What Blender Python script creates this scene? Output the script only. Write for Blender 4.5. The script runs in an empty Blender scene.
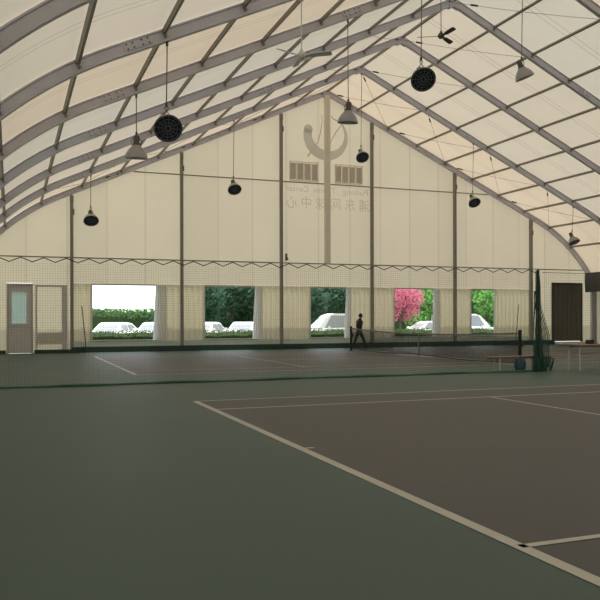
import bpy, math, random
from math import sin, cos, pi, radians, sqrt, atan2
from mathutils import Vector, Matrix
random.seed(7)
sc = bpy.context.scene
col = sc.collection

# ------------------------------------------------ camera, sky, sun, exposure
FX = 761.03
cam = bpy.data.cameras.new('camera')
cam.sensor_fit = 'HORIZONTAL'; cam.sensor_width = 36
cam.lens = FX * 36 / 600
cam.shift_y = (318.18 - 300) / 600
cam.clip_start = .05; cam.clip_end = 500
co = bpy.data.objects.new('camera', cam); col.objects.link(co)
co.location = (0, 0, 1.535)
co.rotation_mode = 'XYZ'
YAW = radians(20.81)
co.matrix_world = Matrix.Translation((0, 0, 1.535)) @ Matrix.Rotation(-YAW, 4, 'Z') @ Matrix.Rotation(pi/2, 4, 'X') @ Matrix.Rotation(radians(-.136), 4, 'Z')
sc.camera = co

world = bpy.data.worlds.new('sky'); sc.world = world
world.use_nodes = True
wn = world.node_tree.nodes; wl = world.node_tree.links
sky = wn.new('ShaderNodeTexSky'); sky.sky_type = 'HOSEK_WILKIE'
sky.sun_direction = (.16, .22, .96); sky.turbidity = 5; sky.ground_albedo = .3
bg = wn['Background']; bg.inputs[1].default_value = 1.5
smx = wn.new('ShaderNodeMix'); smx.data_type = 'RGBA'; smx.inputs['Factor'].default_value = .8
smx.inputs['B'].default_value = (.93, .96, 1, 1)      # thin bright overcast over the clear sky
wl.new(sky.outputs[0], smx.inputs['A']); wl.new(smx.outputs['Result'], bg.inputs[0])
sun = bpy.data.lights.new('sun', 'SUN'); sun.energy = 4.6; sun.angle = radians(2); sun.color = (1, .95, .86)
so = bpy.data.objects.new('sun', sun); col.objects.link(so)
so.rotation_euler = Vector((.16, .22, .96)).to_track_quat('Z', 'Y').to_euler()
sc.view_settings.view_transform = 'Standard'; sc.view_settings.look = 'None'
sc.view_settings.exposure = 0.76; sc.view_settings.gamma = 1
sc.view_settings.use_curve_mapping = False

# ------------------------------------------------ helpers
class MB:
    def __init__(s): s.v = []; s.f = []
    def add(s, vs, fs):
        n = len(s.v); s.v += [tuple(v) for v in vs]; s.f += [tuple(i + n for i in f) for f in fs]; return s
    def box(s, x0, x1, y0, y1, z0, z1):
        return s.add([(x0,y0,z0),(x1,y0,z0),(x1,y1,z0),(x0,y1,z0),(x0,y0,z1),(x1,y0,z1),(x1,y1,z1),(x0,y1,z1)],
                     [(0,3,2,1),(4,5,6,7),(0,1,5,4),(1,2,6,5),(2,3,7,6),(3,0,4,7)])
    def obox(s, M, sx, sy, sz):
        h = [(a*sx/2, b*sy/2, c*sz/2) for c in (-1,1) for a,b in ((-1,-1),(1,-1),(1,1),(-1,1))]
        return s.add([M @ Vector(p) for p in h], [(0,3,2,1),(4,5,6,7),(0,1,5,4),(1,2,6,5),(2,3,7,6),(3,0,4,7)])
    def tube(s, pts, r, n=8, caps=True):
        pts = [Vector(p) for p in pts]; m = len(pts); vs = []; fs = []
        rr = r if isinstance(r, (list, tuple)) else [r]*m
        prev = None
        for i, p in enumerate(pts):
            t = (pts[min(i+1,m-1)] - pts[max(i-1,0)]).normalized()
            if prev is None:
                a = Vector((0,0,1)) if abs(t.z) < .9 else Vector((1,0,0))
                u = t.cross(a).normalized()
            else:
                u = (prev - t*prev.dot(t)).normalized()
            prev = u; w = t.cross(u)
            for k in range(n):
                q = 2*pi*(k+.5)/n
                vs.append(p + (u*cos(q) + w*sin(q))*rr[i])
        for i in range(m-1):
            for k in range(n):
                fs.append((i*n+k, i*n+(k+1)%n, (i+1)*n+(k+1)%n, (i+1)*n+k))
        if caps: fs.append(tuple(range(n))[::-1]); fs.append(tuple((m-1)*n+k for k in range(n)))
        return s.add(vs, fs)
    def lathe(s, prof, n=24, M=Matrix()):
        vs = []; fs = []
        for r, z in prof:
            for k in range(n):
                vs.append(M @ Vector((r*cos(2*pi*k/n), r*sin(2*pi*k/n), z)))
        for i in range(len(prof)-1):
            for k in range(n): fs.append((i*n+k, i*n+(k+1)%n, (i+1)*n+(k+1)%n, (i+1)*n+k))
        return s.add(vs, fs)
    def loft(s, rings, closed=True, caps=True):
        n = len(rings[0]); vs = [p for r in rings for p in r]; fs = []
        for i in range(len(rings)-1):
            for k in range(n if closed else n-1):
                fs.append((i*n+k, i*n+(k+1)%n, (i+1)*n+(k+1)%n, (i+1)*n+k))
        if caps and closed: fs.append(tuple(range(n))[::-1]); fs.append(tuple((len(rings)-1)*n+k for k in range(n)))
        return s.add(vs, fs)
    def quad(s, a, b, c, d): return s.add([a,b,c,d], [(0,1,2,3)])
    def build(s, name, mat, parent=None, smooth=False, loc=None):
        me = bpy.data.meshes.new(name); me.from_pydata(s.v, [], s.f); me.update()
        if smooth: me.polygons.foreach_set('use_smooth', [True]*len(me.polygons))
        if mat: me.materials.append(mat)
        o = bpy.data.objects.new(name, me); col.objects.link(o)
        if parent: o.parent = parent
        if loc: o.location = loc
        return o

def tag(o, label=None, cat=None, group=None, kind=None):
    if label: o['label'] = label
    if cat: o['category'] = cat
    if group: o['group'] = group
    if kind: o['kind'] = kind
    return o
def empty(name, loc, rz=0):
    o = bpy.data.objects.new(name, None); col.objects.link(o)
    o.location = loc; o.rotation_euler = (0, 0, rz); o.empty_display_size = .2
    return o
ORD = ['', 'first', 'second', 'third', 'fourth', 'fifth', 'sixth', 'seventh', 'eighth', 'ninth', 'tenth', 'eleventh', 'twelfth']

def mat(name, c, rough=.6, metal=0, spec=.5, noise=0, nscale=5, alpha=1, emit=None):
    m = bpy.data.materials.new(name); m.use_nodes = True
    nt = m.node_tree; b = nt.nodes['Principled BSDF']
    b.inputs['Base Color'].default_value = (*c, 1); b.inputs['Roughness'].default_value = rough
    b.inputs['Metallic'].default_value = metal; b.inputs['Specular IOR Level'].default_value = spec
    b.inputs['Alpha'].default_value = alpha
    if noise:
        g = nt.nodes.new('ShaderNodeNewGeometry'); n = nt.nodes.new('ShaderNodeTexNoise')
        n.inputs['Scale'].default_value = nscale; n.inputs['Detail'].default_value = 4
        nt.links.new(g.outputs['Position'], n.inputs['Vector'])
        mx = nt.nodes.new('ShaderNodeMix'); mx.data_type = 'RGBA'
        mx.inputs['A'].default_value = (*[x*(1-noise) for x in c], 1); mx.inputs['B'].default_value = (*[min(1, x*(1+noise)) for x in c], 1)
        nt.links.new(n.outputs['Fac'], mx.inputs['Factor']); nt.links.new(mx.outputs['Result'], b.inputs['Base Color'])
    return m

class NT:
    """tiny node maths helper"""
    def __init__(s, m): s.nt = m.node_tree
    def n(s, t, **k):
        o = s.nt.nodes.new(t)
        for a, b in k.items(): setattr(o, a, b)
        return o
    def L(s, a, b): s.nt.links.new(a, b)
    def m(s, op, a, b=None, c=None):
        o = s.n('ShaderNodeMath', operation=op)
        for i, x in enumerate((a, b, c)):
            if x is None: continue
            if isinstance(x, (int, float)): o.inputs[i].default_value = x
            else: s.L(x, o.inputs[i])
        return o.outputs[0]
    def mix(s, f, a, b):
        o = s.n('ShaderNodeMix', data_type='RGBA')
        for k, x in (('Factor', f), ('A', a), ('B', b)):
            if isinstance(x, (int, float)): o.inputs[k].default_value = x
            elif isinstance(x, tuple): o.inputs[k].default_value = (*x, 1)
            else: s.L(x, o.inputs[k])
        return o.outputs['Result']

def membrane(name, refl, trans, f=.3, seam=None, streak=.05, foot_dark=0):
    """PVC sheet: part diffuse, part translucent. seam = ('x'|'y', period, offset, [lines])"""
    m = bpy.data.materials.new(name); m.use_nodes = True
    t = NT(m); nt = m.node_tree; nt.nodes.remove(nt.nodes['Principled BSDF'])
    out = nt.nodes['Material Output']
    g = t.n('ShaderNodeNewGeometry'); sp = t.n('ShaderNodeSeparateXYZ'); t.L(g.outputs['Position'], sp.inputs[0])
    no = t.n('ShaderNodeTexNoise'); no.inputs['Scale'].default_value = .6; no.inputs['Detail'].default_value = 5
    t.L(g.outputs['Position'], no.inputs['Vector'])
    k = t.m('MULTIPLY_ADD', no.outputs['Fac'], streak*2, 1-streak)
    if seam:
        ax, per, off, lines = seam
        fr = t.m('FRACT', t.m('DIVIDE', t.m('SUBTRACT', sp.outputs[0 if ax == 'x' else 1], off), per))
        acc = None
        for c, w, dk in lines:
            lt = t.m('MULTIPLY', t.m('LESS_THAN', t.m('ABSOLUTE', t.m('SUBTRACT', fr, c)), w/per), dk)
            acc = lt if acc is None else t.m('MAXIMUM', acc, lt)
        k = t.m('MULTIPLY', k, t.m('SUBTRACT', 1, acc))
        if ax == 'x':
            fl = t.m('FLOOR', t.m('DIVIDE', t.m('SUBTRACT', sp.outputs[0], off), per))
            wn_ = t.n('ShaderNodeTexWhiteNoise', noise_dimensions='1D'); t.L(fl, wn_.inputs['W'])
            k = t.m('MULTIPLY', k, t.m('MULTIPLY_ADD', wn_.outputs['Value'], .07, .95))
    if foot_dark:    # darker towards the foot of the cloth, ragged upper edge
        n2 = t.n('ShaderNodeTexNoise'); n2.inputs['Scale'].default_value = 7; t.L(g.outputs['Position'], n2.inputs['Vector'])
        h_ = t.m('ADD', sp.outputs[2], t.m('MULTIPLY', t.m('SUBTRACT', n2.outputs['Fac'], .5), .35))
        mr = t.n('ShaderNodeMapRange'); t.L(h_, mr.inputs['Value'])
        for i_, v_ in ((1, .98), (2, 1.12), (3, 1-foot_dark), (4, 1)): mr.inputs[i_].default_value = v_
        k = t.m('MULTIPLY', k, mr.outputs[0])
    vm = t.n('ShaderNodeVectorMath', operation='SCALE'); vm.inputs[0].default_value = refl; t.L(k, vm.inputs['Scale'])
    vt = t.n('ShaderNodeVectorMath', operation='SCALE'); vt.inputs[0].default_value = trans; t.L(k, vt.inputs['Scale'])
    d = t.n('ShaderNodeBsdfDiffuse'); t.L(vm.outputs[0], d.inputs['Color'])
    tr = t.n('ShaderNodeBsdfTranslucent'); t.L(vt.outputs[0], tr.inputs['Color'])
    mx = t.n('ShaderNodeMixShader'); mx.inputs[0].default_value = f
    t.L(d.outputs[0], mx.inputs[1]); t.L(tr.outputs[0], mx.inputs[2]); t.L(mx.outputs[0], out.inputs['Surface'])
    return m

# ------------------------------------------------ measures of the hall
XR = 15.07                      # the ridge
YW = 35.72                      # end wall frame
BAY = 3.95
FY = [YW - BAY*k for k in range(12)]
YB = FY[-1]
# underside line of a frame: (offset from ridge, z), straight rafter, curved haunch, post
PATH = [(0, 12.87)]
for i in range(1, 27): PATH.append((.5*i, 12.87 - .46*.5*i))
a0 = math.atan(.46); R = 9
for i in range(1, 15):
    a = a0 + radians(29)*i/14
    PATH.append((13 + R*(sin(a) - sin(a0)), 12.87 - .46*13 - R*(cos(a0) - cos(a))))
ox, oz = PATH[-1]; ae = a0 + radians(29); R2 = 1.6
for i in range(1, 9):
    a = ae + (pi/2 - ae)*i/8
    PATH.append((ox + R2*(sin(a) - sin(ae)), oz - R2*(cos(ae) - cos(a))))
OW = PATH[-1][0]                # offset of the side wall
ZE = PATH[-1][1]
PATH.append((OW, ZE/2)); PATH.append((OW, 0))
def normals(P):
    out = []
    for i in range(len(P)):
        a = P[max(i-1, 0)]; b = P[min(i+1, len(P)-1)]
        t = Vector((b[0]-a[0], b[1]-a[1])).normalized(); out.append(Vector((-t.y, t.x)))
    out[0] = Vector((-(P[1][1]-P[0][1]), P[1][0]-P[0][0])).normalized()
    return out
NRM = normals(PATH)
def off(i, n):
    """point of path i lifted n along the outward normal (offset, z); at the ridge the mitre is kept on the axis"""
    if i == 0: return (0, PATH[0][1] + n*1.10)
    return (PATH[i][0] + NRM[i].x*n, PATH[i][1] + NRM[i].y*n)
def zunder(o, n=0):
    P = [off(i, n) for i in range(len(PATH))]
    for i in range(len(P)-1):
        if P[i][0] <= o <= P[i+1][0] and P[i+1][0] > P[i][0]:
            return P[i][1] + (P[i+1][1]-P[i][1])*(o-P[i][0])/(P[i+1][0]-P[i][0])
    return P[-1][1] if o > 1 else P[0][1]

# ------------------------------------------------ materials
M = {}
SEAMY = ('y', BAY, YB, [(.5-.03, .018, .28), (.5+.03, .018, .28)])
roofc = [((.78,.73,.67), (.88,.78,.63)), ((.78,.73,.66), (.92,.76,.58)), ((.78,.74,.68), (.84,.78,.65))]
ROOF = [membrane('roof_membrane_%d' % i, r, t, .135, SEAMY) for i, (r, t) in enumerate(roofc)]
M['gable'] = membrane('gable_membrane', (.76,.71,.64), (.93,.82,.63), .19, ('x', 1.75, .6, [(.02, .018, .22), (.06, .010, .10)]), foot_dark=.22)
M['side'] = membrane('side_membrane', (.74,.71,.62), (.8,.72,.6), .14)
M['curtain'] = membrane('curtain_cloth', (.68,.63,.52), (.88,.78,.54), .19, foot_dark=.30)
M['curtain_white'] = membrane('white_drape_cloth', (.82,.83,.84), (.9,.92,.92), .25)
M['sill'] = membrane('sill_sheet', (.62,.66,.60), (.60,.68,.60), .2)
M['alu'] = mat('aluminium', (.54,.53,.60), .5, .25, noise=.10, nscale=2.5)
M['alu_dark'] = mat('aluminium_shadow_groove', (.20,.19,.19), .6, .3)
M['steel'] = mat('galvanised_steel', (.27,.25,.21), .55, .35, noise=.1)
M['steel_light'] = mat('pale_steel', (.5,.5,.47), .5, .3)
M['bolt'] = mat('bolt', (.05,.05,.05), .5, .5)
M['cable'] = mat('steel_cable', (.17,.15,.13), .6)
M['col'] = mat('column_paint', (.32,.30,.27), .6, .1, noise=.1)
M['col_pale'] = mat('column_shade_tone', (.80,.77,.68), .6)  # pale colour stands for an outside column's shade seen through the membrane
M['green_kerb'] = mat('dark_green_kerb_sheet', (.018,.045,.035), .5, noise=.3, nscale=3)
M['net'] = mat('green_netting', (.018,.045,.035), .8)
M['net_pale'] = mat('pale_green_netting', (.05,.15,.11), .8)
M['net_black'] = mat('black_netting', (.02,.024,.022), .8)
M['band'] = mat('net_band', (.22,.23,.22), .8)
M['lampgrey'] = mat('spun_aluminium', (.33,.33,.33), .32, .8)
M['lampdark'] = mat('lamp_housing', (.09,.085,.08), .5, .3)
M['black'] = mat('black_louvre', (.008,.009,.012), .5)
M['guard'] = mat('wire_guard', (.24,.27,.36), .35, .5)
M['fanblade'] = mat('fan_blade', (.035,.03,.025), .5)
M['fanpale'] = mat('pale_fan_blade', (.62,.62,.64), .45, 0)
M['white'] = mat('white_enamel', (.7,.7,.68), .4)
M['wood'] = mat('bench_wood', (.33,.22,.13), .5, noise=.3, nscale=6)
M['redwood'] = mat('table_wood', (.22,.09,.055), .45, noise=.25, nscale=6)
M['whiteleg'] = mat('white_painted_leg', (.6,.6,.56), .5)
M['door'] = mat('grey_door_paint', (.66,.62,.63), .55, noise=.05)
M['doorframe'] = mat('door_frame', (.5,.47,.47), .55)
M['doorbrown'] = mat('brown_door', (.085,.068,.060), .5, noise=.12, nscale=2)
M['threshold'] = mat('pale_threshold', (.75,.75,.72), .4)
M['glass_teal'] = membrane('frosted_teal_pane', (.32,.38,.36), (.30,.38,.36), .4)
M['bluebag'] = mat('blue_plastic', (.04,.11,.18), .5, noise=.5, nscale=20)
M['print'] = mat('grey_print', (.45,.45,.42), .8, alpha=.5)
M['print_text'] = mat('faint_grey_print', (.40,.40,.38), .8, alpha=.28)
M['slat'] = mat('vent_slat', (.50,.44,.38), .7, alpha=.85)
M['ventframe'] = mat('vent_frame', (.8,.76,.68), .7, alpha=.35)

# floor: green outside the courts, brown grey inside
XB, YC, YF = 3.18, 8.36, 26.45
def floor_mat():
    m = bpy.data.materials.new('court_paint'); m.use_nodes = True; t = NT(m)
    b = m.node_tree.nodes['Principled BSDF']
    g = t.n('ShaderNodeNewGeometry'); sp = t.n('ShaderNodeSeparateXYZ'); t.L(g.outputs['Position'], sp.inputs[0])
    def inside(yc):
        a = t.m('LESS_THAN', t.m('ABSOLUTE', t.m('SUBTRACT', sp.outputs[0], XR)), 11.885)
        c = t.m('LESS_THAN', t.m('ABSOLUTE', t.m('SUBTRACT', sp.outputs[1], yc)), 5.485)
        return t.m('MULTIPLY', a, c)
    ins = t.m('MAXIMUM', inside(YC), inside(YF))
    n1 = t.n('ShaderNodeTexNoise'); n1.inputs['Scale'].default_value = .35; n1.inputs['Detail'].default_value = 6; t.L(g.outputs['Position'], n1.inputs['Vector'])
    n2 = t.n('ShaderNodeTexNoise'); n2.inputs['Scale'].default_value = 60; n2.inputs['Detail'].default_value = 3; t.L(g.outputs['Position'], n2.inputs['Vector'])
    base = t.mix(ins, (.074,.117,.110), (.088,.089,.094))
    k = t.m('MULTIPLY', t.m('MULTIPLY_ADD', n1.outputs['Fac'], .35, .82), t.m('MULTIPLY_ADD', n2.outputs['Fac'], .3, .85))
    vm = t.n('ShaderNodeVectorMath', operation='SCALE'); t.L(base, vm.inputs[0]); t.L(k, vm.inputs['Scale'])
    t.L(vm.outputs[0], b.inputs['Base Color'])
    b.inputs['Roughness'].default_value = .55; b.inputs['Specular IOR Level'].default_value = .3
    bp = t.n('ShaderNodeBump'); bp.inputs['Strength'].default_value = .15; bp.inputs['Distance'].default_value = .002
    t.L(n2.outputs['Fac'], bp.inputs['Height']); t.L(bp.outputs[0], b.inputs['Normal'])
    return m
M['floor'] = floor_mat()
M['line'] = mat('court_line_paint', (.52,.52,.48), .6, noise=.12, nscale=3)
M['grass'] = mat('grass', (.16,.25,.07), .9, noise=.3, nscale=1.5)
M['asphalt'] = mat('asphalt', (.25,.25,.25), .9, noise=.1)
def leafmat(name, c, tr=.35):
    m = bpy.data.materials.new(name); m.use_nodes = True; t = NT(m)
    nt = m.node_tree; nt.nodes.remove(nt.nodes['Principled BSDF'])
    g = t.n('ShaderNodeNewGeometry'); n = t.n('ShaderNodeTexNoise'); n.inputs['Scale'].default_value = 3; t.L(g.outputs['Position'], n.inputs['Vector'])
    cc = t.mix(n.outputs['Fac'], tuple(x*.6 for x in c), tuple(min(1, x*1.4) for x in c))
    d = t.n('ShaderNodeBsdfDiffuse'); tl = t.n('ShaderNodeBsdfTranslucent'); t.L(cc, d.inputs[0]); t.L(cc, tl.inputs[0])
    mx = t.n('ShaderNodeMixShader'); mx.inputs[0].default_value = tr
    t.L(d.outputs[0], mx.inputs[1]); t.L(tl.outputs[0], mx.inputs[2]); t.L(mx.outputs[0], nt.nodes['Material Output'].inputs[0])
    return m
M['hedge'] = leafmat('hedge_leaves', (.075,.13,.03))
M['leaf_green'] = leafmat('green_leaves', (.10,.24,.06))
M['leaf_bright'] = leafmat('bright_leaves', (.20,.42,.13))
M['leaf_dark'] = leafmat('dark_leaves', (.08,.15,.10))
M['leaf_pink'] = leafmat('pink_blossom', (.62,.22,.30))
M['bark'] = mat('bark', (.12,.09,.07), .9, noise=.3)
M['carwhite'] = mat('white_car_paint', (.82,.83,.84), .25, spec=.6)
M['cardark'] = mat('dark_car_paint', (.10,.11,.13), .25, spec=.6)
M['carglass'] = mat('car_glass', (.26,.29,.31), .08, spec=.8)
M['tyre'] = mat('tyre', (.02,.02,.02), .8)
M['hub'] = mat('hubcap', (.5,.5,.5), .3, .6)
M['skin'] = mat('skin', (.30,.17,.11), .6)
M['hair'] = mat('black_hair', (.012,.010,.010), .6)
M['jacket'] = mat('black_jacket', (.018,.016,.018), .8, noise=.2)
M['trouser'] = mat('dark_trousers', (.022,.024,.026), .8)
M['shoe'] = mat('black_shoe', (.01,.01,.01), .5)

# ------------------------------------------------ structure
tag(MB().box(XR-OW-.45, XR+OW+.45, YB-.2, YW+.35, -.12, 0).build('floor', M['floor']), kind='structure')
tag(MB().quad((-90,-60,-.13),(130,-60,-.13),(130,160,-.13),(-90,160,-.13)).build('ground', M['grass']), kind='structure')
tag(MB().quad((-40,39.6,-.12),(90,39.6,-.12),(90,49.5,-.12),(-40,49.5,-.12)).build('parking_lane', M['asphalt']), kind='structure')

# roof membrane, one sheet per bay; n = height above the frame's underside
NM = .29
top = [off(i, NM) for i in range(len(PATH))]
roof_i = [i for i in range(len(PATH)) if PATH[i][1] > ZE - .01]
order = [1, 0, 0, 2, 1, 0, 0, 1, 2, 0, 1]
for b in range(11):
    y0, y1 = FY[b+1], FY[b] + (.16 if b == 0 else 0)
    for s in (1,):
        pts = [(-top[i][0], top[i][1]) for i in reversed(roof_i)] + [(top[i][0], top[i][1]) for i in roof_i[1:]]
        mb = MB(); n = len(pts)
        mb.add([(XR+o, y0, z) for o, z in pts] + [(XR+o, y1, z) for o, z in pts], [(i, i+1, n+i+1, n+i) for i in range(n-1)])
        tag(mb.build('ceiling', ROOF[order[b]], smooth=True), kind='structure')
wt = OW + NM
for s, nm in ((-1, 'wall_left'), (1, 'wall_right')):
    mb = MB().quad((XR+s*wt, YB, 0), (XR+s*wt, YW, 0), (XR+s*wt, YW, ZE), (XR+s*wt, YB, ZE))
    tag(mb.build(nm, M['side']), kind='structure')
# rear gable (behind the viewer)
def gable_strip(mb, x0, x1, zb, y, n=1):
    """membrane from zb up to the roof profile between x0 and x1"""
    k = max(1, int(abs(x1-x0)/.5))
    for i in range(k):
        a = x0 + (x1-x0)*i/k; b = x0 + (x1-x0)*(i+1)/k
        za = zunder(abs(a-XR), NM-.01); zb_ = zunder(abs(b-XR), NM-.01)
        mb.quad((a, y, zb), (b, y, zb), (b, y, zb_), (a, y, za))
mb = MB(); gable_strip(mb, XR-OW-.2, XR, 0, YB-.1); gable_strip(mb, XR, XR+OW+.2, 0, YB-.1)
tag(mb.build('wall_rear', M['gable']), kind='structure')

# far gable wall with its five openings and two doors
YG = YW + .12
ZT, ZS = 3.12, .52
OPEN = [(3.45, 6.45), (8.70, 11.31), (14.17, 16.22), (18.93, 21.35), (23.68, 25.24)]
D1 = (-.16, .92); D2 = (29.13, 31.29)
mb = MB()
gable_strip(mb, XR-OW-.2, XR, 3.5, YG); gable_strip(mb, XR, XR+OW+.2, 3.5, YG)
mb.quad((XR-OW-.2, YG, ZT), (D2[0], YG, ZT), (D2[0], YG, 3.5), (XR-OW-.2, YG, 3.5))
mb.quad((D2[1], YG, ZT), (XR+OW+.2, YG, ZT), (XR+OW+.2, YG, 3.5), (D2[1], YG, 3.5))
mb.quad((XR-OW-.2, YG, 0), (D1[0], YG, 0), (D1[0], YG, ZT), (XR-OW-.2, YG, ZT))
mb.quad((D1[1], YG, .0), (2.57, YG, .0), (2.57, YG, ZT), (D1[1], YG, ZT))
mb.quad((D2[1], YG, .0), (XR+OW+.2, YG, .0), (XR+OW+.2, YG, ZT), (D2[1], YG, ZT))
mb.quad((27.57, YG, .0), (D2[0], YG, .0), (D2[0], YG, ZT), (27.57, YG, ZT))
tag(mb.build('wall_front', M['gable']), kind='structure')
# low sill sheet and dark green kerb at the wall foot
mb = MB(); mb.box(2.57, 27.57, YG-.01, YG+.01, .2, ZS)
tag(mb.build('trim_1', M['sill']), kind='structure')
mb = MB(); mb.box(2.57, D2[0]-.06, YW-.22, YW-.14, 0, .26); mb.box(XR-OW, D1[0]-.05, YW-.22, YW-.14, 0, .16); mb.box(D1[1]+.05, 2.57, YW-.22, YW-.14, 0, .16); mb.box(D2[1]+.05, XR+OW, YW-.22, YW-.14, 0, .24)
tag(mb.build('baseboard_front', M['green_kerb']), kind='structure')
# window frames
for i, (a, b) in enumerate(OPEN):
    mb = MB(); w = .035
    mb.box(a-w, a+w, YG-.03, YG+.03, ZS, ZT); mb.box(b-w, b+w, YG-.03, YG+.03, ZS, ZT)
    mb.box(a+w, b-w, YG-.03, YG+.03, ZS-.02, ZS+.04); mb.box(a+w, b-w, YG-.03, YG+.03, ZT-.05, ZT+.02)
    tag(mb.build('window_%d' % (i+1), M['steel_light']), kind='structure')

# doors
d = tag(empty('door_1', (D1[0], YG-.02, 0)), kind='structure')
W = D1[1]-D1[0]
f = MB().box(0,.07,-.06,.06,0,3.1).box(W-.07,W,-.06,.06,0,3.1).box(.07,W-.07,-.06,.06,2.98,3.1).build('door_frame', M['doorframe'], d)
MB().box(.07,.20,-.03,.03,.02,2.98).box(W-.26,W-.07,-.03,.03,.02,2.98).box(.20,W-.26,-.03,.03,.02,1.32).box(.20,W-.26,-.03,.03,2.75,2.98).box(.16,W-.2,-.05,-.03,1.22,1.33).build('door_leaf', M['door'], d)
MB().quad((.20,0,1.32),(W-.26,0,1.32),(W-.26,0,2.75),(.20,0,2.75)).build('door_pane', M['glass_teal'], d)
h = MB().tube([(W-.16,-.03,1.3),(W-.16,-.09,1.3),(W-.27,-.09,1.3)], .016, 8).box(W-.20,W-.12,-.045,-.03,1.2,1.45).build('door_handle', M['white'], d)
d = tag(empty('door_2', (D2[0], YG-.02, 0)), kind='structure')
W = D2[1]-D2[0]
MB().box(0,.09,-.06,.06,0,3.55).box(W-.09,W,-.06,.06,0,3.55).box(.09,W-.09,-.06,.06,3.42,3.55).build('door_frame', mat('dark_door_frame', (.035,.028,.024), .5), d)
mb = MB().box(.09,W-.09,-.03,.03,.17,3.42)
for i in range(1,6): mb.box(.09+i*(W-.18)/6-.006, .09+i*(W-.18)/6+.006, -.038,-.03,.2,3.38)
mb.build('door_leaf', M['doorbrown'], d)
MB().box(.05,W-.05,-.35,.03,.0,.14).build('door_threshold', M['threshold'], d)

# columns of the end wall
def column(x, w, m, label, name='wall_column', pale=False):
    zt = zunder(abs(x-XR), 0) - .01
    r = empty(name, (x, YW-.02, 0)); tag(r, label, 'column', 'columns of the end wall')
    MB().box(-w/2, w/2, -.08, .08, 4.34 if pale else .02, zt).build('column_shaft', m, r)
    if not pale:
        MB().box(-w/2-.018, -w/2, -.10, -.06, .02, zt-.1).box(w/2, w/2+.018, -.10, -.06, .02, zt-.1).build('edge_rail', M['steel'], r)
        MB().box(-.2, .2, -.14, .12, 0, .025).build('base_plate', M['steel'], r)
        mb = MB().box(-w/2-.03, w/2+.03, -.11, -.085, zt-.35, zt-.04)
        mb.build('head_plate', M['steel'], r)
        MB().tube([(w/2+.04, -.1, zt-.9), (w/2+.04, -.1, zt-.65)], .022, 8).build('clamp', M['bolt'], r)
    return r
cl = ['beside the grey door', 'between the two leftmost windows', 'just left of the mirrored lettering', 'just right of the mirrored lettering, near the walking man', 'between the two rightmost windows', 'behind the gathered green net']
for x, l in zip((2.57, 7.57, 12.57, 17.57, 22.57, 27.57), cl):
    column(x, .11, M['col'], 'grey steel end wall column ' + l)
column(15.07, .30, M['col_pale'], 'pale grey middle column of the end wall running up through the round emblem', 'wall_column', True)

# rails across the end wall
def rail(z, label, y=YW+.0):
    o = next(o for o in [k*.02 for k in range(900)][::-1] if zunder(o, 0) > z+.02) if z > ZE else OW
    mb = MB()
    xs = [XR-o] + [XR-12.5+5*i for i in range(6)] + [XR+o]
    r = mb.tube([(XR-o, y+.08, z), (XR+o, y+.08, z)], .028, 6).build('wall_rail', M['steel'])
    tag(r, label, 'rail', 'horizontal rails of the end wall')
rail(8.37, 'upper horizontal rail of the end wall, just under the two louvred vents')
rail(4.30, 'lower horizontal rail of the end wall, above the windows')

# ------------------------------------------------ roof frames
SEC = [(-.075,0),(.075,0),(.075,.035),(.048,.05),(.048,.215),(.075,.23),(.075,.262),(-.075,.262),(-.075,.23),(-.048,.215),(-.048,.05),(-.075,.035)]
def rafter(s):
    rings = []
    for i in range(len(PATH)):
        ring = []
        for yy, n in SEC:
            o, z = off(i, n); ring.append((s*o, yy, z))
        if s < 0: ring = ring[::-1]
        rings.append(ring)
    return MB().loft(rings)
raf = {s: None for s in (-1, 1)}
def along(o, n):
    """point + tangent angle on the rafter at offset o"""
    z = zunder(o, n); z2 = zunder(o+.1, n)
    return z, atan2(z2-z, .1)
PUR = [1.72, 3.44, 5.15, 6.87, 8.6, 10.3, 12.05, 13.8, 15.3]
def frame(k):
    y = FY[k]
    r = empty('roof_frame', (XR, y, 0))
    if k == 0: lb = 'arched aluminium roof frame standing against the end wall'
    else: lb = 'arched aluminium roof frame, %s one out from the end wall' % ORD[k]
    tag(r, lb, 'roof frame', 'arched roof frames')
    for s in (-1, 1):
        if raf[s] is None:
            o = rafter(s).build('rafter', M['alu'], r); raf[s] = o.data
        else:
            o = bpy.data.objects.new('rafter', raf[s]); col.objects.link(o); o.parent = r
        # splice plates with their bolts
        for a in (5.9, 12.6):
            z, an = along(a, .14)
            Mx = Matrix.Translation((s*a, 0, z)) @ Matrix.Rotation(-an*s if s > 0 else an, 4, 'Y')
            Mx = Matrix.Translation((s*a, 0, z)) @ Matrix.Rotation(-s*an, 4, 'Y')
            p = MB().obox(Mx, .62, .125, .16).build('splice_plate', M['alu'], r)
            mb = MB()
            for q in (-.24, -.1, .1, .24):
                for w in (-.05, .05):
                    c = Mx @ Vector((q, 0, w)); mb.obox(Matrix.Translation(c), .028, .155, .028)
            mb.build('bolt_row', M['bolt'], p)
        # purlin brackets
        mb = MB()
        for a in PUR:
            z, an = along(a, .16)
            Mx = Matrix.Translation((s*a, 0, z)) @ Matrix.Rotation(-s*an, 4, 'Y')
            mb.obox(Mx, .06, .20, .17)
        mb.build('purlin_bracket', M['steel'], r)
    zt = zunder(0, 0)
    MB().add([(-.2,-.085,zt-.13),(0,-.085,zt-.05),(.2,-.085,zt-.13),(.2,-.085,zt+.15),(0,-.085,zt+.27),(-.2,-.085,zt+.15),
              (-.2,.085,zt-.13),(0,.085,zt-.05),(.2,.085,zt-.13),(.2,.085,zt+.15),(0,.085,zt+.27),(-.2,.085,zt+.15)],
             [(0,1,4,5),(1,2,3,4),(7,6,11,10),(8,7,10,9),(0,6,7,1),(1,7,8,2),(2,8,9,3),(3,9,10,4),(4,10,11,5),(5,11,6,0)]).build('ridge_plate', M['alu'], r)
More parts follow.
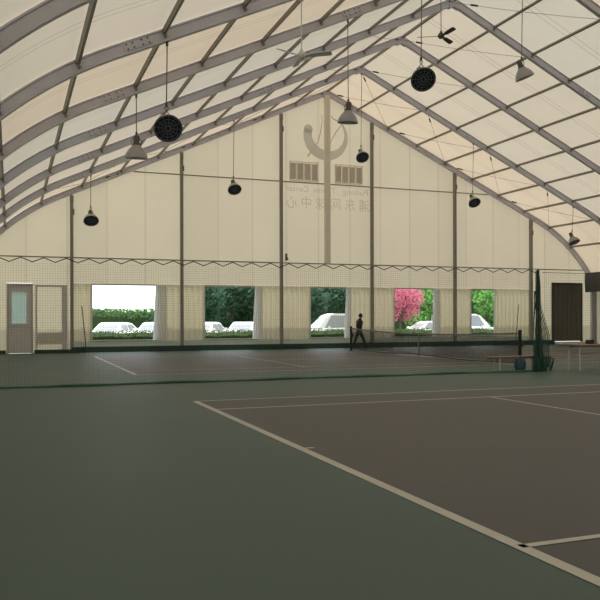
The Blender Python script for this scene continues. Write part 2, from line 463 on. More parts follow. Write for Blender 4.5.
for k in range(11): frame(k)

# purlins
for s in (-1, 1):
    side = 'left' if s < 0 else 'right'
    for j, a in enumerate(PUR):
        z, an = along(a, .20)
        Mx = Matrix.Translation((XR+s*a, (YB+YW)/2, z)) @ Matrix.Rotation(-s*an, 4, 'Y')
        p = MB().obox(Mx, .07, YW-YB-.02, .09).build('roof_purlin', M['steel'])
        tag(p, 'long grey steel purlin, %s down from the ridge on the %s roof slope' % (ORD[j+1], side), 'purlin', 'roof purlins')
p = MB().box(XR-.04, XR+.04, YB, YW, 13.02, 13.12).build('roof_purlin', M['steel'])
tag(p, 'long grey steel ridge purlin along the peak of the roof', 'purlin', 'roof purlins')
for s in (-1, 1):
    p = MB().tube([(XR+s*(OW-.32+.35), YB, ZE+.75), (XR+s*(OW-.32+.35), YW, ZE+.75)], .05, 8).build('eave_rail', M['steel'])
    tag(p, 'grey steel eave rail along the %s side wall' % ('left' if s < 0 else 'right'), 'rail')

# bracing cables in the roof plane
def P3(k, o, s=1, n=.12):
    return Vector((XR + s*o, FY[k], zunder(abs(o), n)))
def brace(k0, o0, k1, o1, s, label):
    a = P3(k0, o0, s); b = P3(k1, o1, s)
    r = empty('bracing_cable', a); tag(r, label, 'cable', 'diagonal bracing cables in the roof')
    dv = b-a
    mid = dv*.5 - Vector((0, 0, .06))
    MB().tube([(0,0,0), dv*.25-Vector((0,0,.045)), mid, dv*.75-Vector((0,0,.045)), dv], .008, 5).build('wire', M['cable'], r)
    q = dv*.12 - Vector((0,0,.02)); q2 = dv*.17 - Vector((0,0,.03))
    MB().tube([q, q2], .035, 6).build('turnbuckle', M['bolt'], r)
    MB().tube([dv*.985, dv], .045, 6).build('end_clamp', M['bolt'], r)
STEP = [0, 3.5, 7, 10.5, 13.8]
for s in (-1, 1):
    side = 'left' if s < 0 else 'right'
    for i in range(4):
        a, b = STEP[i], STEP[i+1]
        w = ['at the ridge', 'below the ridge', 'halfway down', 'near the eave'][i]
        brace(1, a, 0, b, s, 'thin bracing cable falling to the end wall frame on the %s slope, %s' % (side, w))
        brace(0, a, 1, b, s, 'thin bracing cable falling away from the end wall on the %s slope, %s' % (side, w))
for k in (1, 2, 3):
    brace(k, 0, k+1, 3.5, 1, 'thin bracing cable on the right slope from the ridge of roof frame %s' % ORD[k])
    brace(k, 0, k+1, 3.5, -1, 'thin bracing cable on the left slope from the ridge of roof frame %s' % ORD[k])

# ------------------------------------------------ gable vents, print
def vent(x0, x1, z0, z1, label):
    r = empty('wall_vent', (x0, YG-.05, z0)); tag(r, label, 'vent', 'louvred vents in the end wall')
    w = x1-x0; hh = z1-z0
    mb = MB().box(0, w, -.02, .02, 0, .06).box(0, w, -.02, .02, hh-.06, hh)
    n = 4; cw = w/n
    for i in range(n+1):
        c = i*cw; c = min(max(c, .045), w-.045); mb.box(c-.045, c+.045, -.02, .02, .06, hh-.06)
    mb.build('vent_frame', M['ventframe'], r)
    for i in range(n):
        sl = MB()
        k = 12
        for j in range(k):
            z = .08 + (hh-.18)*j/k
            sl.add([(i*cw+.045,-.012,z),((i+1)*cw-.045,-.012,z),((i+1)*cw-.045,.012,z+.075),(i*cw+.045,.012,z+.075)], [(0,1,2,3)])
        sl.build('louvre_panel', M['slat'], r)
vent(13.05, 14.62, 8.42, 9.43, 'louvred vent with four dark panels, left of the middle column')
vent(15.52, 17.10, 8.42, 9.43, 'louvred vent with four dark panels, right of the middle column')

def text(body, x_left, x_right, z, size, label, m):
    cu = bpy.data.curves.new('t', 'FONT'); cu.body = body; cu.size = 1; cu.align_x = 'CENTER'; cu.align_y = 'CENTER'
    t = bpy.data.objects.new('t', cu); col.objects.link(t)
    bpy.context.view_layer.update()
    dg = bpy.context.evaluated_depsgraph_get()
    me = bpy.data.meshes.new_from_object(t.evaluated_get(dg))
    bpy.data.objects.remove(t)
    xs = [v.co.x for v in me.vertices]; ys = [v.co.y for v in me.vertices]
    w = max(xs)-min(xs); h = max(ys)-min(ys); cx = (max(xs)+min(xs))/2; cy = (max(ys)+min(ys))/2
    W_ = x_right-x_left; H_ = size
    for v in me.vertices:
        v.co = Vector((-(v.co.x-cx)/w*W_, 0, (v.co.y-cy)/h*H_))
    me.materials.clear(); me.materials.append(m)
    o = bpy.data.objects.new('wall_lettering', me); col.objects.link(o); o.location = ((x_left+x_right)/2, YG-.006, z)
    tag(o, label, 'lettering'); return o
try:
    text('Pudong', 16.0, 17.42, 8.0, .40, 'faint mirrored word Pudong under the right vent', M['print_text'])
    text('Tennis', 14.36, 15.58, 8.06, .30, 'faint mirrored word Tennis across the middle column', M['print_text'])
    text('Center', 12.87, 14.10, 8.06, .30, 'faint mirrored word Center under the left vent', M['print_text'])
    text('浦 东 网 球 中 心', 12.87, 17.50, 7.38, .62, 'faint grey mirrored Chinese lettering in large characters on the end wall', M['print_text'])
except Exception as e:
    print('TEXT', e)
# round emblem: a tapering sweep and two thin strokes
def ribbon(mb, pts, y):
    """pts (x, z, halfwidth): flat ribbon"""
    n = len(pts); L = []; Rr = []
    for i, (x, z, w) in enumerate(pts):
        a = pts[max(i-1,0)]; b = pts[min(i+1,n-1)]
        t = Vector((b[0]-a[0], b[1]-a[1])).normalized(); nx, nz = -t.y, t.x
        L.append((x+nx*w, y, z+nz*w)); Rr.append((x-nx*w, y, z-nz*w))
    mb.add(L+Rr, [(i, i+1, n+i+1, n+i) for i in range(n-1)])
em = MB(); yy = YG-.006
cx, cz, rx, rz = 15.12, 10.85, 1.06, 1.02
arc = []
for i in range(31):
    a = radians(165 + (410-165)*i/30)
    u = i/30
    w = (.20 + .07*math.exp(-((u-.42)/.2)**2))*min(1, (1-u)*1.35)**.8 + .03
    arc.append((cx+rx*cos(a)*(1-.0*u), cz+rz*sin(a), w))
arc += [(15.5, 11.72, .03), (15.25, 11.93, .02)]
ribbon(em, arc, yy)
em.add([(arc[0][0]+.24*cos(q*pi/8), yy-.001, arc[0][1]+.24*sin(q*pi/8)) for q in range(16)], [tuple(range(16))])
ribbon(em, [(14.83,11.9,.015),(14.85,11.5,.02),(14.76,11.0,.025),(14.62,10.5,.03),(14.4,10.15,.03),(14.05,9.72,.05)], yy-.002)
ribbon(em, [(15.95,11.5,.02),(15.6,11.05,.03),(15.35,10.6,.025),(15.22,10.2,.015)], yy-.002)
tag(em.build('wall_emblem', M['print']), 'grey sweeping round emblem with thin strokes printed at the peak of the end wall', 'emblem')

# ------------------------------------------------ curtains between the openings
def curtain(x0, x1, label, m=None, flare0=0, flare1=0, z0=ZS, z1=ZT, pitch=.26, amp=.028, yo=-.07):
    n = max(8, int((x1-x0)/pitch*6)); vs = []; fs = []; rows = 8
    ph = random.random()*6
    for j in range(rows+1):
        v = j/rows; z = z0 + (z1-z0)*v
        a = x0 - flare0*(1-v); b = x1 + flare1*(1-v)
        for i in range(n+1):
            u = i/n
            vs.append((a+(b-a)*u, YG+yo+amp*sin(ph+2*pi*u*(x1-x0)/pitch + .6*sin(v*3+ph)), z))
    for j in range(rows):
        for i in range(n): q = j*(n+1)+i; fs.append((q, q+1, q+n+2, q+n+1))
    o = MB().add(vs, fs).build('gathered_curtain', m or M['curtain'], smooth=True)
    tag(o, label, 'curtain', 'cream curtains between the windows'); return o
wn_ = ['window nearest the grey door', 'second window from the grey door', 'window with the van outside', 'window with the pink tree outside', 'window nearest the brown door']
edges = [(2.57, OPEN[0][0])] + [(OPEN[i][0], OPEN[i][1]) for i in range(5)]
cols_ = [2.57, 7.57, 12.57, 17.57, 22.57, 27.57]
for i in range(5):
    a, b = OPEN[i]
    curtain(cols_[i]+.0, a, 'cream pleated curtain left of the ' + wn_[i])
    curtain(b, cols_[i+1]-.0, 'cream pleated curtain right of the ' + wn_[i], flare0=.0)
for i, w in ((0,.42),(1,.28),(2,.16),(3,.30)):
    b = OPEN[i][1]
    o = curtain(b-.10, b+w, 'white drape gathered against the right edge of the ' + wn_[i], M['curtain_white'], flare0=.14, flare1=.0, pitch=.1, amp=.03, yo=-.17)
    o.name = 'white_drape'; o['group'] = 'white drapes at the window edges'
# grey-framed panel between the door and the column
p = empty('wall_panel', (1.02, YG-.08, 0)); tag(p, 'grey framed cream panel standing between the grey door and the first column', 'panel')
MB().box(0,.08,-.02,.02,.16,3.05).box(1.12,1.36,-.02,.02,.16,3.05).box(.08,1.12,-.02,.02,2.95,3.05).box(.08,1.12,-.02,.02,.80,.92).build('panel_frame', M['door'], p)
MB().box(.08,1.12,-.01,.01,.40,.80).build('grey_sheet', mat('grey_sheet', (.66,.61,.54), .7), p)
tag(MB().loft([[(XR+16.10+.03*sin(z*3), y, z) for z in (3.0,3.3,3.6,3.9,4.12)] + [(XR+16.15+.03*sin(z*3), y, z) for z in (4.12,3.9,3.6,3.3,3.0)] for y in [YB+.3+ (YW-YB-.6)*i/40 for i in range(41)]]).build('side_shade', mat('dark_shade_cloth', (.10,.10,.10), .8)), 'dark grey shade cloth hung along the eave of the right side wall', 'shade cloth')
# leaning poles
tag(MB().tube([(2.98, YW-.3, 2.1),(3.17, YW-.45, .02)], .022, 8).build('leaning_pole', M['bolt']), 'dark thin pole leaning against the curtain near the grey door', 'pole')
tag(MB().tube([(26.62, YW-.2, 2.3),(26.35, YW-.25, .02)], .018, 8).build('leaning_pole', M['bolt']), 'dark thin pole leaning against the curtain near the brown door', 'pole')
tag(MB().tube([(32.02, YW-.2, 3.2),(32.02, YW-.2, .02)], .07, 8).build('wall_post', M['col']), 'dark thin post at the corner beyond the brown door', 'post')

# ------------------------------------------------ court lines
def court_lines(yc, name):
    mb = MB(); z = .004
    def ln(x0, x1, y0, y1): mb.quad((x0,y0,z),(x1,y0,z),(x1,y1,z),(x0,y1,z))
    xl, xr = XR-11.885, XR+11.885
    for s in (-1, 1):
        ln(xl, xr, yc+s*5.485-.035, yc+s*5.485+.035)
        ln(xl, xr, yc+s*4.115-.035, yc+s*4.115+.035)
    for x in (xl, xr): ln(x-.055 if x < XR else x-.055, x+.055, yc-5.485, yc+5.485)
    ln(xl+.05, xl+.17, yc-.03, yc+.03); ln(xr-.17, xr-.05, yc-.03, yc+.03)
    for x in (XR-6.4, XR+6.4): ln(x-.03, x+.03, yc-4.115, yc+4.115)
    ln(XR-6.4, XR+6.4, yc-.03, yc+.03)
    tag(mb.build(name, M['line']), kind='structure')
court_lines(YC, 'trim_2'); court_lines(YF, 'trim_3')

# ------------------------------------------------ lamps
def lamp(x, y, z, aim, label, ztop=None):
    r = empty('high_bay_lamp', (x, y, z)); tag(r, label, 'lamp', 'hanging high bay lamps')
    q = (-Vector(aim)).normalized().to_track_quat('Z', 'Y')
    sh = MB().lathe([(.262,-.15),(.275,-.15),(.272,-.12),(.245,-.04),(.20,.04),(.14,.11),(.10,.15),(.09,.17)], 32)
    sh.lathe([(.09,.165),(.13,.10),(.19,.03),(.235,-.045),(.262,-.15)], 32)
    re = sh.build('reflector', M['lampgrey'], r, smooth=True); re.rotation_mode = 'QUATERNION'; re.rotation_quaternion = q; re.scale = (1.1,)*3
    MB().lathe([(0,.17),(.095,.17),(.095,.19),(.075,.20),(.075,.36),(.05,.39),(0,.39)], 20).build('ballast_housing', M['lampdark'], re, smooth=True)
    MB().lathe([(0,-.125),(.262,-.125)], 32).build('louvre', M['black'], re)
    g = MB()
    for rr in (.06, .12, .18, .24):
        g.tube([(rr*cos(a*pi/12), rr*sin(a*pi/12), -.14) for a in range(25)], .006, 4, caps=False)
    for a in range(12): g.tube([(.03*cos(a*pi/6), .03*sin(a*pi/6), -.14), (.265*cos(a*pi/6), .265*sin(a*pi/6), -.14)], .006, 4)
    g.build('wire_guard', M['guard'], re)
    # stirrup: leaves the housing, meets the hook
    top_ = q @ Vector((0,0,.30)); hk = Vector((top_.x*.5, top_.y*.5, max(.42, top_.z+.12)))
    s1 = q @ Vector((.11,0,.14)); s2 = q @ Vector((-.11,0,.14))
    MB().tube([s1, s1+Vector((.02,0,.14)), hk+Vector((.05,0,-.02)), hk, hk+Vector((-.05,0,-.02)), s2+Vector((-.02,0,.14)), s2], .011, 6).build('stirrup', M['cable'], r)
    MB().tube([hk, hk+Vector((0,0,.09))], .03, 8).build('hook', M['lampdark'], r)
    zt = (ztop if ztop else zunder(abs(x-XR), .0)) - z + .01
    MB().tube([hk+Vector((0,0,.08)), (0,0,zt-.25), (0,0,zt)], .013, 6).build('cable', M['cable'], r)
    MB().tube([(0,0,zt-.10),(0,0,zt)], .028, 8).build('ceiling_clamp', M['lampdark'], r)
Y5, Y4, Y1 = FY[5], FY[4], FY[1]
lamp(3.09, Y5, 5.60, (-.04,-.80,-.60), 'near hanging lamp over the left side, its black round louvre facing the viewer')
lamp(3.05, Y4, 5.84, (0,.13,-.99), 'grey bell-shaped hanging lamp just behind the near black-faced lamp on the left')
lamp(3.04, Y1, 5.60, (0,-.62,-.78), 'small far black-faced lamp hanging nearest the zigzag net top')
lamp(9.04, Y1, 7.20, (0,-.62,-.78), 'small far black-faced lamp hanging left of the wall vents')
lamp(9.06, Y4, 7.30, (0,.13,-.99), 'grey bell-shaped lamp hanging in front of the round emblem')
lamp(9.21, Y5, 7.30, (-.22,-.72,-.66), 'large black-faced lamp hanging high near the ridge, tilted to the viewer')
lamp(15.12, Y4, 9.24, (.38,-.05,-.93), 'grey bell-shaped lamp hanging high on the right slope, tilted sideways')
lamp(15.14, Y1, 9.03, (-.08,-.68,-.73), 'small far black-faced lamp hanging from the ridge above the right vent')
lamp(21.17, Y1, 7.25, (-.05,-.66,-.75), 'small far black-faced lamp hanging against the right half of the end wall')
lamp(27.2, Y1, 5.55, (.10,-.42,-.85), 'small far dark bell lamp hanging near the right eave')

# ceiling fans
def fan(x, y, z, ang, label, mb_, mh, ztop):
    r = empty('ceiling_fan', (x, y, z)); tag(r, label, 'fan', 'ceiling fans')
    MB().lathe([(0,-.07),(.07,-.06),(.10,-.01),(.10,.05),(.06,.09),(.02,.16),(0,.16)], 20).build('motor_hub', mh, r, smooth=True)
    MB().tube([(0,0,.12),(0,0,ztop-z)], .012, 8).build('down_rod', M['cable'] if mh is not M['white'] else M['white'], r)
    MB().lathe([(0,ztop-z-.12),(.05,ztop-z-.10),(.07,ztop-z),(0,ztop-z)], 12).build('canopy', mh, r)
    for k in range(3):
        # angle measured in (lateral, forward) of the hall as seen along the view
        a = radians(ang + 120*k)
        lat = Vector((cos(YAW), -sin(YAW), 0)); fw = Vector((sin(YAW), cos(YAW), 0))
        dv = lat*cos(a) + fw*sin(a); th = atan2(dv.y, dv.x)
        Mx = Matrix.Rotation(th, 4, 'Z') @ Matrix.Rotation(radians(-20), 4, 'X')
        vs = [(.08,-.02),(.2,-.035),(.26,-.062),(.66,-.075),(.70,-.05),(.71,0),(.70,.05),(.66,.075),(.26,.062),(.2,.035),(.08,.02)]
        n = len(vs)
        MB().add([Mx @ Vector((p[0],p[1],-.008)) for p in vs] + [Mx @ Vector((p[0],p[1],.008)) for p in vs],
                 [tuple(range(n))[::-1], tuple(range(n,2*n))] + [(i,(i+1)%n,n+(i+1)%n,n+i) for i in range(n)]).build('blade', mb_, r)
fan(12.14, Y4, 10.02, 173, 'dark three-bladed ceiling fan hanging high near the ridge above the black-faced lamp', M['fanblade'], M['lampdark'], zunder(XR-12.14, 0)+.01)
fan(6.12, Y5, 7.42, 222, 'pale ceiling fan hanging in front of the left roof frames on a white rod', M['fanpale'], M['white'], zunder(XR-6.12, 0)+.01)

# small fittings on the wall
tag(MB().box(12.78,12.86,YW-.14,YW-.02,4.40,4.75).tube([(12.82,YW-.14,4.55),(12.82,YW-.26,4.45)], .05, 8).build('wall_fitting', M['lampdark']), 'small dark fitting clamped beside the end wall column, above the lower rail', 'fitting')

# ------------------------------------------------ divider netting between the courts
YD = 17.92
def netting(x0, x1, zs, z0, z1, cell, r, name, m, parent, plane='x', c=0):
    """square mesh of fine cord in a vertical plane; zs(u) gives the height of its upper edge"""
    mb = MB(); vs = mb.v; fs = mb.f
    n = int((x1-x0)/cell)
    def strand(a, b):
        k = len(vs); a = Vector(a); b = Vector(b); t = (b-a).normalized()
        u = t.orthogonal().normalized(); w = t.cross(u)
        for p in (a, b):
            for q in range(3):
                e = p + (u*cos(q*2*pi/3) + w*sin(q*2*pi/3))*r; vs.append(tuple(e))
        for q in range(3): fs.append((k+q, k+(q+1)%3, k+3+(q+1)%3, k+3+q))
    def pt(u, z): return (u, c, z) if plane == 'x' else (c, u, z)
    for i in range(n+1):
        u = x0 + i*cell; strand(pt(u, z0), pt(u, zs(u)))
    z = z0
    while z < z1:
        strand(pt(x0, z), pt(x1, z)); z += cell
    return mb.build(name, m, parent)
def zig(u, off_=.21, per=.485):
    f_ = ((u-off_)/per) % 1; f_ = abs(f_-.5)*2      # 1 at the peaks
    return 2.80 + .10*f_
r = empty('divider_net', (0, 0, 0)); tag(r, 'tall green divider net with zigzag top cord, hung between the two courts', 'net')
netting(-1.7, 13.95, zig, .02, 2.79, .055, .0014, 'netting', M['net'], r, c=YD)
pk = []
u = .21 - .485*4
while u < 13.9: pk += [(u, YD, 2.90), (u+.2425, YD, 2.80)]; u += .485
MB().tube(pk, .012, 6).build('top_cord', M['net'], r)
hem = [(-1.7+i*.35, YD+.05*sin(i*.55)+.03*sin(i*1.7), .02+.01*sin(i*.9)) for i in range(47)]
MB().tube(hem, .03, 6).build('bottom_hem', M['net_pale'], r)
MB().tube([(-1.7, YD, 2.92), (14.6, YD, 2.92)], .004, 5).build('support_wire', M['cable'], r)
# gathered part of the net beside the net post
g = empty('gathered_net', (14.08, YD, 0)); tag(g, 'dark green netting bunched into a narrow hanging bundle beside the bench', 'net')
rings = []
for j in range(15):
    z = 2.88 - (2.86)*j/14; v = 1 - z/2.88
    ring = []
    rad = .045 + .03*v + .16*max(0, v-.55)**1.4
    for q in range(28):
        a = 2*pi*q/28
        rr = rad*(1 + .28*sin(q*2.3+j*.25) + .15*sin(q*5.1))
        ring.append((rr*cos(a)*1.25 + .06*v, rr*sin(a)*.7, z))
    rings.append(ring)
bun = MB().loft(rings).build('bundle', None, g, smooth=True)
MB().tube([(-.02,-.05,2.9),(.0,-.05,0.02)], .03, 8).build('rope', M['net'], g)
vs = []; fs = []
for j in range(13):
    z = 2.3 - 2.2*j/12; w_ = .12 + .42*min(1, (2.3-z)/1.3)
    for i in range(13): u = i/12; vs.append((-.02+w_*u, .16+.05*sin(u*16+z*1.5), z))
for j in range(12):
    for i in range(12): k = j*13+i; fs.append((k,k+1,k+14,k+13))
sk = MB().add(vs, fs).build('loose_edge', None, g, smooth=True)
# loose foot of the bundle spread behind the bench
vs = []; fs = []
for j in range(7):
    for i in range(31):
        u = i/30; v = j/6
        vs.append((-.22+.66*u, -.12+.10*sin(u*21+v*2)*(1-v*.5)+.02*sin(u*55), .02+.40*v*(1-.25*abs(u-.5)) ))
for j in range(6):
    for i in range(30): k = j*31+i; fs.append((k,k+1,k+32,k+31))
for j in range(6,7): pass
fo = MB().add(vs, fs).build('spread_foot', None, g, smooth=True)
def netsheet():
    m = mat('loose_green_net', (.03,.11,.09), .8); t = NT(m); b = m.node_tree.nodes['Principled BSDF']
    gg = t.n('ShaderNodeNewGeometry'); sp = t.n('ShaderNodeSeparateXYZ'); t.L(gg.outputs['Position'], sp.inputs[0])
    a = t.m('LESS_THAN', t.m('FRACT', t.m('MULTIPLY', sp.outputs[0], 28)), .42)
    c = t.m('LESS_THAN', t.m('FRACT', t.m('MULTIPLY', sp.outputs[2], 28)), .35)
    t.L(t.m('MAXIMUM', a, c), b.inputs['Alpha']); return m
NS = netsheet(); fo.data.materials.append(NS); sk.data.materials.append(NS); bun.data.materials.append(NS)
r = empty('divider_net', (0, 0, 0)); tag(r, 'pale divider net continuing past the bundle in front of the brown door', 'net')
netting(14.6, 31.8, lambda u: 2.84, .02, 2.82, .075, .0017, 'netting', M['net_pale'], r, c=YD+.45)
MB().tube([(14.6, YD+.45, 2.86), (31.9, YD+.45, 2.86)], .008, 5).build('top_cord', M['net'], r)

# ------------------------------------------------ tennis net of the far court
r = empty('tennis_net', (XR, YF, 0)); tag(r, 'long black tennis net with a pale top band across the far court', 'net')
y0, y1 = YF-6.4, YF+6.4
def ztop(u): return .93 + .14*((u-YF)/6.4)**2
def zbot(u): return .10
nm = MB()
netting(y0+.05-YF, y1-.05-YF, lambda u: .93+.14*(u/6.4)**2-.02, .10, .93, .042, .005, 'netting', M['net_black'], r, plane='y', c=0)
bp_ = [(0, y0-YF + (y1-y0)*i/24, ztop(y0+(y1-y0)*i/24)) for i in range(25)]
vs = []; 
for p in bp_: vs += [(-.012, p[1], p[2]), (-.012, p[1], p[2]-.055), (.012, p[1], p[2]-.055), (.012, p[1], p[2])]
fs = []
for i in range(24):
    for q in range(4): fs.append((i*4+q, i*4+(q+1)%4, i*4+4+(q+1)%4, i*4+4+q))
MB().add(vs, fs).build('top_band', M['band'], r)
MB().tube([(0, y0-YF+.03, .14)] + [(0, y0-YF + (y1-y0)*i/24, .07+.03*cos(i*.52)) for i in range(1,24)] + [(0, y1-YF-.03, .14)], .018, 6).build('bottom_cord', M['net_black'], r)
MB().box(-.016,.016,-.03,.03,.01,.93).build('centre_strap', M['band'], r)
for yy, l in ((y0, 'dark net post standing behind the bench'), (y1, 'dark net post standing beside the walking man')):
    p = empty('net_post', (XR, yy, 0)); tag(p, l, 'post', 'posts of the tennis net')
    MB().tube([(0,0,0),(0,0,1.10)], .055, 14).build('post_shaft', M['black'], p)
    MB().lathe([(0,1.10),(.065,1.10),(.065,1.13),(.03,1.15),(0,1.15)], 14).build('post_cap', M['black'], p)
    MB().box(.04,.12,-.05,.05,.62,.82).build('winch', M['lampdark'], p)
    MB().lathe([(.12,0),(.12,.02),(.055,.03)], 16).build('base_ring', M['black'], p)

# ------------------------------------------------ benches, table, blue bag
def bench(x0, x1, y, z, d, top_m, leg_x, name, label, cat, apron=False, gap=.2):
    r = empty(name, ((x0+x1)/2, y, 0)); c = (x0+x1)/2; tag(r, label, cat)
    L = x1-x0
    if name == 'bench':
        for k in range(3):
            yy = -d/2 + k*d/3
            MB().box(-L/2, L/2, yy+.008, yy+d/3-.008, z-.03, z).build('seat_board', top_m, r)
    else:
        MB().box(-L/2, L/2, -d/2, d/2, z-.03, z).build('table_top', top_m, r)
    for lx in leg_x:
        for s in (-1, 1):
            MB().tube([(lx-c, s*(d/2-.04), 0), (lx-c, s*(d/2-.05), z-.03)], .022, 8).build('leg', M['whiteleg'], r)
    for s in (-1, 1): MB().box(-L/2+.1, L/2-.1, s*(d/2-.05)-.012, s*(d/2-.05)+.012, z-.07, z-.03).build('seat_rail' if name == 'bench' else 'apron', M['steel'], r)
    return r
bench(12.62, 14.9, 18.32, .43, .34, M['wood'], (12.98, 14.30), 'bench', 'long brown slatted bench on white legs standing beside the dark net post', 'bench')
t_ = bench(15.15, 17.4, 17.78, .745, .55, M['redwood'], (15.25, 17.2), 'folding_table', 'long red-brown table on thin white legs at the edge of the far court', 'table')
MB().box(-.9, .9, -.2, .2, .50, .515).build('shelf', M['redwood'], t_)
b = empty('duffel_bag', (13.68, 18.2, 0)); tag(b, 'dark blue bag standing on the floor under the bench', 'bag')
mb = MB(); rings = []
for j in range(8):
    v = j/7; z = .01 + .34*v; k = .85 + .25*sin(v*pi)
    rings.append([(.15*k*math.copysign(abs(cos(a))**.6, cos(a)), .11*k*math.copysign(abs(sin(a))**.6, sin(a)), z) for a in [2*pi*q/20 for q in range(20)]])
mb.loft(rings).build('bag_body', M['bluebag'], b, smooth=True)
MB().tube([(-.08,-.08,.34),(-.06,-.09,.385),(.06,-.09,.385),(.08,-.08,.34)], .01, 6).build('handle', M['bluebag'], b)

# ------------------------------------------------ walking person
def skin_body(name, verts, edges, radii, m, parent, root=0, lv=2):
    me = bpy.data.meshes.new(name); me.from_pydata(verts, edges, []); me.update()
    o = bpy.data.objects.new(name, me); col.objects.link(o); o.parent = parent
    md = o.modifiers.new('skin', 'SKIN'); md.use_smooth_shade = True
    bpy.context.view_layer.update()
    if not me.skin_vertices: 
        bpy.context.view_layer.objects.active = o
    for i, rr in enumerate(radii):
        me.skin_vertices[0].data[i].radius = rr if isinstance(rr, tuple) else (rr, rr)
        me.skin_vertices[0].data[i].use_root = (i == root)
    sb = o.modifiers.new('sub', 'SUBSURF'); sb.levels = lv; sb.render_levels = lv
    me.materials.append(m); return o
pr = empty('person', (16.17, 34.3, 0)); tag(pr, 'person in dark jacket and trousers walking along the end wall by the net post', 'person')
# walks towards +X; x forward, y to its left, z up. One body: trousers colour skin mesh split by clothing children
V = [(0,0,.92),(.01,0,1.08),(.02,0,1.24),(.04,0,1.40),(.055,0,1.485),(.08,0,1.55),           # 0-5 spine to neck
     (.0,.09,.86),(-.14,.09,.50),(-.28,.09,.11),                        # 6-8 rear leg (left)
     (.02,-.09,.86),(.20,-.09,.50),(.31,-.09,.08),                      # 9-11 front leg
     (.03,.17,1.40),(.08,.21,1.14),(.20,.20,.93),                       # 12-14 left arm forward
     (.03,-.17,1.40),(-.06,-.21,1.14),(-.06,-.20,.90),                # 15-17 right arm back
     (-.17,.09,.04),(.43,-.09,.055)]                                    # 18,19 feet
Ed = [(0,1),(1,2),(2,3),(3,4),(4,5),(0,6),(6,7),(7,8),(0,9),(9,10),(10,11),(3,12),(12,13),(13,14),(3,15),(15,16),(16,17),(8,18),(11,19)]
Rd = [(.15,.165),(.14,.155),(.155,.19),(.14,.18),(.075,.075),(.058,.058),(.095,.095),(.062,.062),(.042,.045),(.095,.095),(.062,.062),(.042,.045),
      (.06,.06),(.046,.046),(.030,.030),(.06,.06),(.046,.046),(.030,.030),(.035,.042),(.035,.042)]
body = skin_body('body', V, Ed, Rd, M['jacket'], pr)
# trousers: a shell over the hips and legs
Vt = [(0,0,.97),(0,0,.90),(.0,.09,.84),(-.14,.09,.50),(-.26,.09,.14),(.02,-.09,.84),(.20,-.09,.50),(.295,-.09,.13)]
skin_body('trousers', Vt, [(0,1),(1,2),(2,3),(3,4),(1,5),(5,6),(6,7)], [(.125,.15),(.135,.16),(.105,.105),(.076,.076),(.062,.062),(.105,.105),(.076,.076),(.062,.062)], M['trouser'], pr)
# head with face
def head(parent):
    hm = MB(); rings = []
    n = 24
    for j in range(19):
        ph = pi*j/18; z = cos(ph); rr = sin(ph)
        ring = []
        for k in range(n):
            a = 2*pi*k/n; x = cos(a)*rr; y = sin(a)*rr
            sx = .098; sy = .076; sz = .122
            if z < -.1: sx *= 1-.22*(-z-.1); sy *= 1-.45*(-z-.1)
            px_ = x*sx
            if x > 0:   # face front: nose, brow, chin
                px_ += .030*math.exp(-((z+.05)/.16)**2 - (y/.16)**2)*(1 if x > .6 else 0)
                px_ += .010*math.exp(-((z+.62)/.14)**2 - (y/.35)**2)
                px_ -= .008*math.exp(-((z-.12)/.10)**2 - ((abs(y)-.38)/.16)**2)
            ring.append((px_, y*sy, z*sz))
        rings.append(ring)
    h = hm.loft(rings, caps=False).build('head', M['skin'], parent, smooth=True, loc=(.095,0,1.635))
    e = MB()
    for s in (-1, 1):
        e.lathe([(0,.012),(.009,.008),(.012,0),(.009,-.008),(0,-.012)], 10, Matrix.Translation((.082,s*.030,.014)))
    e.build('eyes', M['hair'], h)
    for s in (-1, 1):
        MB().lathe([(0,.028),(.012,.022),(.018,0),(.012,-.022),(0,-.028)], 10, Matrix.Translation((-.005,s*.074,-.004)) @ Matrix.Diagonal((1,.45,1,1))).build('ear', M['skin'], h, smooth=True)
    MB().tube([(.084,-.022,-.062),(.092,0,-.060),(.084,.022,-.062)], .005, 6).build('mouth', mat('lips', (.22,.09,.07), .6), h)
    hr = MB(); rings = []
    for j in range(11):
        ph = pi*.62*j/10; z = cos(ph); rr = sin(ph)
        ring = []
        for k in range(n):
            a = 2*pi*k/n; x = cos(a)*rr; zz = z
            lim = .28 if cos(a) > .35 else -1
            zz = max(z, lim)
            ring.append((x*.108-.008, sin(a)*rr*.086, zz*.132+.006))
        rings.append(ring)
    hr.loft(rings, caps=False).build('hair', M['hair'], h, smooth=True)
head(pr)
def hand(parent, wrist, dirv, side, name='hand'):
    w = Vector(wrist); d = Vector(dirv).normalized(); f_ = Vector((1,0,0)) - d*d.x; f_.normalize()
    pl = w + d*.05; kn = w + d*.095
    V_ = [w, pl]; E_ = [(0,1)]; R_ = [.026, .032]
    for q, (o_, L_) in enumerate(((.030,.070),(.010,.078),(-.010,.072),(-.029,.056))):
        b0 = kn + f_*o_; m_ = b0 + d*L_*.5 + side*.008; t_ = b0 + d*L_*.92 + side*.026
        i = len(V_); V_ += [b0, m_, t_]; E_ += [(1,i),(i,i+1),(i+1,i+2)]; R_ += [.011,.009,.0075]
    i = len(V_); V_ += [w + d*.035 + f_*.036, w + d*.075 + f_*.056 + side*.012]; E_ += [(0,i),(i,i+1)]; R_ += [.012,.009]
    skin_body(name, [tuple(v) for v in V_], E_, R_, M['skin'], parent, lv=1)
hand(pr, (.20,.20,.93), (.35,0,-.94), Vector((0,-1,0)))
hand(pr, (-.06,-.20,.90), (0,0,-1), Vector((0,1,0)))
